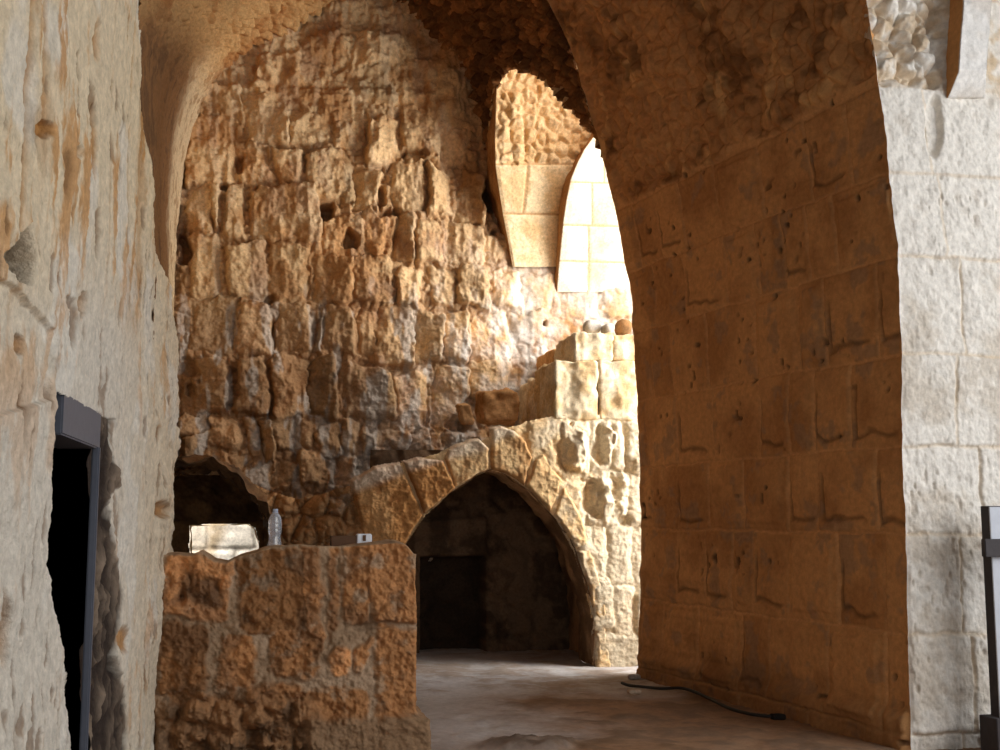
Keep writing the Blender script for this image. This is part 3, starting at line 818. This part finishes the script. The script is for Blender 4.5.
# ================================================================== LOW WALL
def build_low():
    xs = np.arange(150, 414.5, 1.0)
    topx = [150, 166, 178, 192, 200, 214, 226, 236, 248, 262, 275, 300, 322, 340, 372, 396, 404, 410, 414]
    topy = [556, 556, 556, 557, 553, 563, 565, 560, 557, 551, 549, 547, 549, 549, 545, 543, 545, 551, 556]
    yt = np.interp(xs, topx, topy)
    nr = 215; v = np.linspace(0, 1, nr); yb = 775.0
    X = np.repeat(xs[None], nr, 0); Y = yt[None] * (1 - v[:, None]) + yb * v[:, None]
    # stones seen in the face
    st = [(158,550,230,622),(233,545,304,626),(306,543,325,634),(328,540,338,632),(340,541,372,628),(370,538,420,624),
          (156,622,212,694),(218,632,257,685),(264,630,323,678),(328,638,354,676),(356,644,368,672),(374,630,420,716),
          (164,690,232,750),(230,686,302,748),(300,684,370,722)]
    G, H_ = pxgrid(150, 416, 530, 790, 1.0)
    D, ID, U, V = stone_field(G, H_, st, jit=3.0, rad=9, warp=4, wscale=.045, seed=8)
    from_x = (X - 150); from_y = (Y - 530)
    ix = np.clip(from_x.round().astype(int), 0, D.shape[1] - 1); iy = np.clip(from_y.round().astype(int), 0, D.shape[0] - 1)
    D = D[iy, ix]; ID = ID[iy, ix]
    B = hit(X, Y, 1, Y_LOW)
    ins = sm(D + 1.5 * fbm(B, 14, 4, .65, 501), -2.5, 2.5)
    r = np.random.default_rng(3); tone = r.normal(0, .16, len(st) + 1); of = r.normal(.012, .012, len(st) + 1)
    rough = fbm(B, 6, 5, .6, 500)
    lowr = sm(Y, 680, 715) * sm(-X, -330, -300)
    h = .018 * rough + .016 * fbm(B, 20, 4, .65, 502) + ins * (.0 + of[ID] + .03 * fbm(B, 9, 4, .6, 504) + .02 * ridged(B, 12, 3, 507)) 
    f1, f21, wid = worley(B, 5.5, 20)
    dark = poly_sdf(X, Y, [(180, 562), (224, 575), (228, 612), (200, 612), (170, 605)])
    dk = sm(dark + 6 * rough, 0, 12)
    h = h - dk * .05 * (.5 + .8 * fbm(B, 10, 4, .65, 510)) + lowr * (.09 * np.clip(f21 * 2, 0, 1) + .06 * fbm(B, 6, 4, .6, 512) - .03)
    h = h - .04 * sm(-np.abs(Y - 626 + 3 * rough), -5, -1) * sm(X, 345, 360)
    plinth = sm(Y + 4 * rough, 712, 722) * sm(X, 305, 312)
    h = h + .07 * plinth
    h = h - .03 * sm(-np.sqrt((X - 376) ** 2 + (Y - 678) ** 2), -4, -2)
    # columns continue around the right end, rows over the top
    dep = .55; nE = 34
    e = np.linspace(0, 1, nE + 1)[1:]
    P = B.copy(); P[..., 1] -= h
    P[..., 0] += (plinth * .09 * sm(X, 380, 413))
    side_t = e * dep
    R = np.repeat(P[:, -1:], nE, 1); R[..., 1] = R[..., 1] + side_t[None]
    R[..., 0] += .015 + .015 * fbm(R, 5, 4, .6, 520)
    full = np.concatenate([P, R], 1)
    T = np.repeat(full[:1], nE, 0)
    T[..., 1] = np.maximum(T[..., 1], full[:1, :, 1] * 0 + Y_LOW + side_t[::-1][:, None] - .03)
    T[..., 2] += .012 + .014 * fbm(T, 5, 4, .6, 524) 
    full = np.concatenate([T, full], 0)
    # colours
    def colour(Pp, ins, ID, dk, lowr):
        n1 = fbm(Pp, 2.5, 4, .6, 530); n2 = fbm(Pp, 8, 4, .6, 534)
        mort = mix(lin((172, 144, 116)), lin((152, 124, 96)), sm(n1, -.4, .4))
        stn = mix(lin((182, 128, 82)), lin((146, 104, 70)), sm(n1 + .7 * n2, -.4, .4))
        stn = mix(stn, lin((176, 150, 122)), sm(n2 - .3 * n1, .2, .6) * .6) * (1 + tone[ID])[..., None]
        c = mix(mort, stn, ins)
        c = mix(c, lin((70, 54, 42)), dk * .7)
        return mix(c, mix(lin((150, 112, 78)), lin((104, 76, 52)), sm(n2, -.3, .4)), lowr * .8)
    c0 = colour(P, ins, ID, dk, lowr)
    c0 = mix(c0, lin((140, 108, 78)), plinth * .8)
    cR = np.repeat(c0[:, -1:], nE, 1)
    cf = np.concatenate([c0, cR], 1)
    cT = np.broadcast_to(lin((170, 142, 112)), T.shape) * (1 + .2 * fbm(T, 6, 3, .6, 540))[..., None]
    cf = np.concatenate([cT, cf], 0)
    o = grid_obj('low_stone_wall', full, M_ASHLAR, cf)
    props(o, 'low rough wall of orange-brown stones in grey mortar, standing in the left foreground', 'wall')
build_low()

# ================================================================== STAIR BLOCKS, LOOSE STONES
def rough_block(name, lo, hi, mat, ca, cb, seed=0, res=.035, amp=.02, rad=.05, parent=None, shear=None):
    """dressed or broken stone: dense box, arrises worn round, faces displaced"""
    import bmesh
    lo = np.array(lo, float); hi = np.array(hi, float); ext = hi - lo; cen = (lo + hi) / 2
    n = [int(np.clip(e / res, 4, 40)) for e in ext]
    V = []; Fc = []; idx = {}
    def vid(i, j, k):
        key = (i, j, k)
        if key not in idx:
            idx[key] = len(V); V.append((i / n[0] - .5, j / n[1] - .5, k / n[2] - .5))
        return idx[key]
    for ax in range(3):
        a, b = [q for q in range(3) if q != ax]
        for side in (0, n[ax]):
            for i in range(n[a]):
                for j in range(n[b]):
                    q = []
                    for (di, dj) in ((0, 0), (1, 0), (1, 1), (0, 1)):
                        c = [0, 0, 0]; c[ax] = side; c[a] = i + di; c[b] = j + dj; q.append(vid(*c))
                    flip = (side == 0) ^ (ax == 1)
                    Fc.append(q[::-1] if flip else q)
    V = np.array(V) * ext
    r = min(rad, ext.min() * .45)
    inner = np.clip(V, -(ext / 2 - r), ext / 2 - r)
    dv = V - inner; L = np.linalg.norm(dv, axis=1, keepdims=True)
    nrm = dv / np.maximum(L, 1e-9)
    V = inner + nrm * r
    W = V + cen
    V = V + nrm * (amp * (fbm(W, 5, 4, .6, 600 + seed) + .6 * ridged(W, 9, 3, 604 + seed) - .2))[:, None]
    if shear is not None:
        V[:, 0] += shear * V[:, 2]
    c = mix(lin(ca), lin(cb), sm(fbm(W, 5, 4, .6, 610 + seed), -.4, .4))
    o = mesh_obj(name, V, np.array(Fc), mat, c, parent)
    o.location = Vector(cen)
    return o

def px_box(x0, y0, x1, y1, Yf, depth):
    a = hit(float(x0), float(y1), 1, Yf); b = hit(float(x1), float(y0), 1, Yf)
    return (a[0], Yf, a[2]), (b[0], Yf + depth, b[2])

def build_steps():
    lo = hit(597., 418., 1, Y_FIRE)
    root = empty('stone_stair', (lo[0], Y_FIRE + .5, lo[2]))
    ks = []
    pale = (218, 200, 168); pl2 = (200, 170, 126)
    for i, (x0, y0, x1, y1, dy, dep) in enumerate([(555, 361, 599, 419, 0, 1.0), (600, 361, 643, 419, .0, 1.0), (555, 368, 600, 419, 1.02, .9),
                                  (575, 333, 613, 361, .05, .95), (613.5, 335, 640, 361, .08, .9)]):
        a, b = px_box(x0, y0, x1, y1, Y_FIRE + (dy if dy < 1 else 0), dep)
        if dy > 1: a = (a[0], a[1] + dy, a[2]); b = (b[0], b[1] + dy, b[2])
        ks.append(rough_block('step_block', a, b, M_BLOCK, pale, pl2, i, .022, .034, .03))
    a, b = px_box(575, 333, 613, 361, Y_FIRE, .9)
    ks.append(rough_block('step_block', (a[0], a[1] + 1.02, a[2] - .02), (b[0], b[1] + .98, b[2] - .03), M_BLOCK, (206, 160, 104), (180, 128, 74), 9, .035, .02, .04))
    reparent(ks, root)
    props(root, 'broken stair of pale square blocks rising above the dark pointed arch', 'stair')
    # loose stones
    a, b = px_box(483, 390, 520, 421, Y_FIRE + 1.0, .5)
    o = rough_block('stone_block', a, b, M_BLOCK, (186, 140, 92), (150, 106, 62), 15, .02, .03, .045)
    props(o, 'loose squarish brown block lying on the ledge left of the stair', 'stone')
    a, b = px_box(459, 402, 474, 424, Y_FIRE + .9, .2)
    o = rough_block('loose_stone', a, b, M_BLOCK, (176, 134, 90), (150, 110, 70), 17, .015, .03, .05, None, -.25)
    props(o, 'small pointed loose stone on the ledge, left of the square brown block', 'stone', 'loose stones on ledges')
    for i, (x0, y0, x1, y1, dy, ca, lab) in enumerate([
         (586, 318, 603, 333, .5, (214, 206, 194), 'rounded white stone lying on top of the stair, leftmost of the row'),
         (605.5, 322, 615, 333, .4, (196, 186, 172), 'small grey stone in the middle of the row on top of the stair'),
         (619.5, 318, 634, 334, .45, (150, 110, 70), 'brown stone on top of the stair, against the edge of the pier')]):
        a, b = px_box(x0, y0, x1, y1, Y_FIRE + dy, .25)
        o = rough_block('loose_stone', a, b, M_BLOCK, ca, tuple(int(q * .8) for q in ca), 20 + i, .02, .010, .1)
        props(o, lab, 'stone', 'loose stones on ledges')
build_steps()

# ================================================================== FLOOR
def build_floor():
    xs = np.arange(-3.2, 6.0, .03); ys = np.arange(-3, Y_FIRE + 2.2, .03)
    X, Y = np.meshgrid(xs, ys)
    P = np.stack([X, Y, 0 * X], -1)
    n1 = fbm(P, .9, 4, .55, 700); n2 = fbm(P, 5, 4, .6, 704); n3 = fbm(P * np.array([1, 2, 1]), 9, 3, .6, 707)
    z = .02 * n1 + .012 * n2 - .02
    q = hit(530., 741., 2, 0.0)
    e = np.sqrt(((X - q[0]) / .42) ** 2 + ((Y - q[1]) / .28) ** 2) + .35 * n2
    md = sm(-e, -1.1, -.5)
    z = z + .05 * md + .03 * md * fbm(P, 8, 4, .6, 709)
    P[..., 2] = z
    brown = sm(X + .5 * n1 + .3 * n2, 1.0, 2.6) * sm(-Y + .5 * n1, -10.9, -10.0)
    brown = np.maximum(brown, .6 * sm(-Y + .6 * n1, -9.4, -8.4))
    c = mix(lin((190, 183, 178)), lin((162, 146, 132)), sm(n1 + .6 * n2, -.3, .5))
    c = mix(c, lin((198, 196, 196)), sm(n3, .15, .6) * .4)
    c = mix(c, mix(lin((150, 112, 76)), lin((122, 92, 64)), sm(n2, -.4, .4)), brown * .9)  # brown paints the shaded floor by the pier and in the foreground
    c = mix(c, lin((86, 68, 50)), md * (.75 + .25 * n2))
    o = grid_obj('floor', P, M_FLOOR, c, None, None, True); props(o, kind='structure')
build_floor()

# ================================================================== SMALL THINGS
def lathe(name, prof, mat, segs=40, parent=None):
    V = []; Fc = []
    for (r, z) in prof:
        for k in range(segs):
            a = 2 * math.pi * k / segs; V.append((r * math.cos(a), r * math.sin(a), z))
    for i in range(len(prof) - 1):
        for k in range(segs):
            k2 = (k + 1) % segs
            Fc.append((i * segs + k, i * segs + k2, (i + 1) * segs + k2, (i + 1) * segs + k))
    return mesh_obj(name, V, Fc, mat, None, parent)

def build_bottle():
    pet = bpy.data.materials.new('clear_plastic'); pet.use_nodes = True
    nt = pet.node_tree; p = nt.nodes['Principled BSDF']
    nz = nt.nodes.new('ShaderNodeTexNoise'); nz.inputs['Scale'].default_value = 9
    mr = nt.nodes.new('ShaderNodeMapRange'); mr.inputs[3].default_value = .05; mr.inputs[4].default_value = .3
    nt.links.new(nz.outputs['Fac'], mr.inputs[0]); nt.links.new(mr.outputs[0], p.inputs['Roughness'])
    p.inputs['Base Color'].default_value = (.88, .92, 1, 1); p.inputs['IOR'].default_value = 1.25
    p.inputs['Transmission Weight'].default_value = .78; p.inputs['Specular IOR Level'].default_value = .9
    wat = plain_mat('bluish_cap', (170, 178, 196), .4)
    P = hit(274.5, 550., 1, Y_LOW + .22)
    s = (550 - 511) * P[1] / F_PX / math.cos(YAW) / .30 * 1.0
    root = empty('water_bottle', tuple(P))
    prof = [(.0, .004), (.036, .0), (.042, .008), (.043, .03), (.041, .055), (.036, .085), (.036, .105), (.040, .125), (.0425, .15), (.041, .153), (.0425, .157), (.0425, .185), (.041, .188), (.0425, .192), (.042, .215), (.036, .24), (.024, .262), (.015, .272), (.0135, .28)]
    b = lathe('bottle_body', [(r * s * 1.15, z * s) for r, z in prof], pet)
    c = lathe('bottle_cap', [(0.0135 * s * 1.15, .276 * s), (.017 * s * 1.15, .277 * s), (.017 * s * 1.15, .297 * s), (.015 * s, .30 * s), (.0, .30 * s)], wat)
    w = lathe('bottle_neck_ring', [(.0145 * s * 1.15, .268 * s), (.019 * s * 1.15, .270 * s), (.019 * s * 1.15, .274 * s), (.0145 * s * 1.15, .2755 * s)], wat)
    for o in (b, c, w): o.parent = root
    props(root, 'clear plastic water bottle standing on top of the low wall', 'bottle')
build_bottle()

def tube(name, pts, rad, mat, parent=None, segs=10):
    pts = np.array(pts, float); n = len(pts)
    # resample with Catmull-Rom
    s = np.linspace(0, n - 1, n * 10); i = np.clip(np.floor(s).astype(int), 0, n - 2); f = (s - i)[:, None]
    p0 = pts[np.maximum(i - 1, 0)]; p1 = pts[i]; p2 = pts[i + 1]; p3 = pts[np.minimum(i + 2, n - 1)]
    C = .5 * (2 * p1 + (p2 - p0) * f + (2 * p0 - 5 * p1 + 4 * p2 - p3) * f ** 2 + (3 * p1 - p0 - 3 * p2 + p3) * f ** 3)
    T = np.gradient(C, axis=0); T /= np.linalg.norm(T, axis=1, keepdims=True)
    A = np.cross(T, [0, 0, 1.0]); A /= np.linalg.norm(A, axis=1, keepdims=True); Bn = np.cross(A, T)
    ang = np.linspace(0, 2 * np.pi, segs, endpoint=False)
    V = (C[:, None] + rad * (np.cos(ang)[None, :, None] * A[:, None] + np.sin(ang)[None, :, None] * Bn[:, None])).reshape(-1, 3)
    Fc = [(a * segs + k, a * segs + (k + 1) % segs, (a + 1) * segs + (k + 1) % segs, (a + 1) * segs + k) for a in range(len(C) - 1) for k in range(segs)]
    return mesh_obj(name, V, Fc, mat, None, parent)

def build_cable():
    px = [(622, 683), (630, 685.5), (645, 687), (662, 688.5), (680, 688), (695, 692), (712, 700), (730, 708.5), (748, 713.5), (765, 716), (774, 716.5)]
    pts = [hit(float(x), float(y), 2, .03) for x, y in px]
    root = empty('power_cable', tuple(pts[5] * np.array([1, 1, 0])))
    cb = tube('cable_run', pts, .014, M_CABLE)
    e = pts[-1]
    pl = rough_block('cable_plug', (e[0] - .03, e[1] - .05, .0), (e[0] + .09, e[1] + .04, .055), M_BLOCK, (40, 34, 30), (28, 24, 22), 31, .015, .008, .02)
    reparent([cb, pl], root)
    props(root, 'black cable snaking over the floor along the foot of the brown pier', 'cable')
    a = hit(632., 690., 2, 0.0)
    for i, (x, y, w, lab, ca) in enumerate([(634, 693, .06, 'small pale pebble on the floor just under the end of the cable', (200, 180, 156)),
                                        (634, 678, .06, 'small grey pebble at the far foot of the pier, behind the cable', (190, 182, 172))]):
        q = hit(float(x), float(y), 2, 0.0)
        o = rough_block('pebble', (q[0] - w, q[1] - w * .7, -.01), (q[0] + w, q[1] + w * .7, .035), M_BLOCK, ca, ca, 40 + i, .012, .006, .03)
        props(o, lab, 'pebble', 'pebbles by the cable')
build_cable()

def build_gate():
    Yg = Y_NEAR - .35
    def pb(x0, y0, x1, y1, yf, dep, name, mat):
        a, b = px_box(x0, y0, x1, y1, yf, dep)
        return box_mesh(name, a, b, mat, None, .004)
    a, _ = px_box(990, 505, 1003, 735, Yg, .1)
    root = empty('wooden_barrier', (a[0], Yg, 0))
    ks = []
    lo, hi_ = px_box(1000, 506, 1012, 722, Yg, .10)
    ks.append(box_mesh('post', lo, (hi_[0], hi_[1], hi_[2]), M_WOODD, None, .003))
    lo, hi_ = px_box(1000.5, 507, 1012, 722, Yg - .012, .012)
    ks.append(box_mesh('post_facing', lo, hi_, M_WOODL, None, .002)); ks[-1]['label'] = 'whitened front board of the post'
    lo, hi_ = px_box(986, 539, 1003, 557, Yg - .06, .05); ks.append(box_mesh('rail', lo, (lo[0] + 1.2, hi_[1], hi_[2]), M_WOODD, None, .004))
    lo, hi_ = px_box(998, 719, 1010, 744, Yg - .06, .2); ks.append(box_mesh('foot_beam', (lo[0], lo[1], -.01), (lo[0] + 1.2, hi_[1], hi_[2]), M_WOODD, None, .004))
    lo, hi_ = px_box(1000, 506, 1012, 722, Yg, .10)
    for k in (1,):
        ks.append(box_mesh('post', (lo[0] + 1.0, lo[1], lo[2]), (lo[0] + 1.09, hi_[1], hi_[2]), M_WOODD, None, .003))
    reparent(ks, root)
    props(root, 'grey wooden barrier at the right edge with a whitened post and dark rail', 'barrier')
build_gate()

def build_carton():
    P = hit(352., 546., 1, Y_LOW + .3)
    a, b = px_box(331, 536, 357, 547, Y_LOW + .3, .16)
    root = empty('flat_carton', (P[0], Y_LOW + .38, a[2]))
    bd = box_mesh('carton_body', a, b, M_CARD, None, .004)
    a2, b2 = px_box(357, 534, 372, 546, Y_LOW + .29, .16)
    en = box_mesh('carton_end', a2, b2, M_WHITE, None, .006); en['label'] = 'white end of the carton'
    a3, b3 = px_box(363, 535, 366, 541, Y_LOW + .284, .01)
    mk = box_mesh('dark_mark', a3, b3, M_CARD, None, 0)
    reparent([bd, en, mk], root)
    props(root, 'flat brown carton with a white end lying on the right of the low wall', 'carton')
build_carton()

# ================================================================== LIGHT
def area(name, loc, target, sx, sy, power, col, spread=180):
    l = bpy.data.lights.new(name, 'AREA'); l.shape = 'RECTANGLE'; l.size = sx; l.size_y = sy; l.energy = power; l.color = col
    l.spread = math.radians(spread)
    o = bpy.data.objects.new(name, l); COL.objects.link(o); o.location = loc
    d = Vector(target) - Vector(loc); o.rotation_euler = d.to_track_quat('-Z', 'Y').to_euler()
    o['kind'] = 'helper'
    return o
area('skylight_far_bay', (6.5, Y_FIRE - .6, 4.0), (0.0, Y_FIRE + .2, 3.2), 3.0, 4.5, 410, (.95, .97, 1.0))
area('fill_behind_pier', (6.6, Y_FAR - 1.1, 3.2), (2.2, Y_FIRE + .2, 2.0), 2.0, 3.4, 150, (1.0, .98, .95), 120)  # added fill lamp, brightens the fireplace front from behind the pier
area('skylight_open_roof', (4.6, Y_FIRE - 1.6, 7.2), (-.5, Y_FIRE + .9, 2.6), 2.6, 2.6, 230, (1.0, .97, .94))
area('skylight_court', (8.0, 2.5, 3.6), (1.5, 6.5, 2.0), 6.0, 5.0, 540, (.93, .96, 1.0))
area('skylight_entrance', (-.3, -4.0, 3.2), (0, 4, 1.5), 4.0, 4.0, 125, (.90, .95, 1.0))
area('daylight_outside_window', (-2.5, Y_FIRE + 4.2, 4.0), (-2.6, Y_FIRE + 6, 1.2), 2.0, 2.0, 520, (1, .98, .95))
w = bpy.data.worlds.new('sky'); S.world = w; w.use_nodes = True
nt = w.node_tree; bg = nt.nodes['Background']
sky = nt.nodes.new('ShaderNodeTexSky'); sky.sky_type = 'PREETHAM' if False else 'HOSEK_WILKIE'
sky.sun_direction = Vector((.7, .1, .7)).normalized(); sky.turbidity = 3
nt.links.new(sky.outputs[0], bg.inputs['Color']); bg.inputs['Strength'].default_value = .06

# ================================================================== CAMERA
cam = bpy.data.cameras.new('camera'); co = bpy.data.objects.new('camera', cam); COL.objects.link(co)
cam.sensor_fit = 'HORIZONTAL'; cam.sensor_width = 36; cam.lens = 36 * F_PX / 1000
cam.clip_start = .02
co.matrix_world = Matrix(((RT[0], UPV[0], -FW[0], EYE[0]), (RT[1], UPV[1], -FW[1], EYE[1]), (RT[2], UPV[2], -FW[2], EYE[2]), (0, 0, 0, 1)))
S.camera = co
S.view_settings.view_transform = 'Standard'
S.view_settings.look = 'None'
S.view_settings.exposure = 0
try:
    S.cycles.use_denoising = True
    S.cycles.max_bounces = 7; S.cycles.diffuse_bounces = 5
    S.cycles.sample_clamp_indirect = 8
except Exception as ex:
    print(ex)
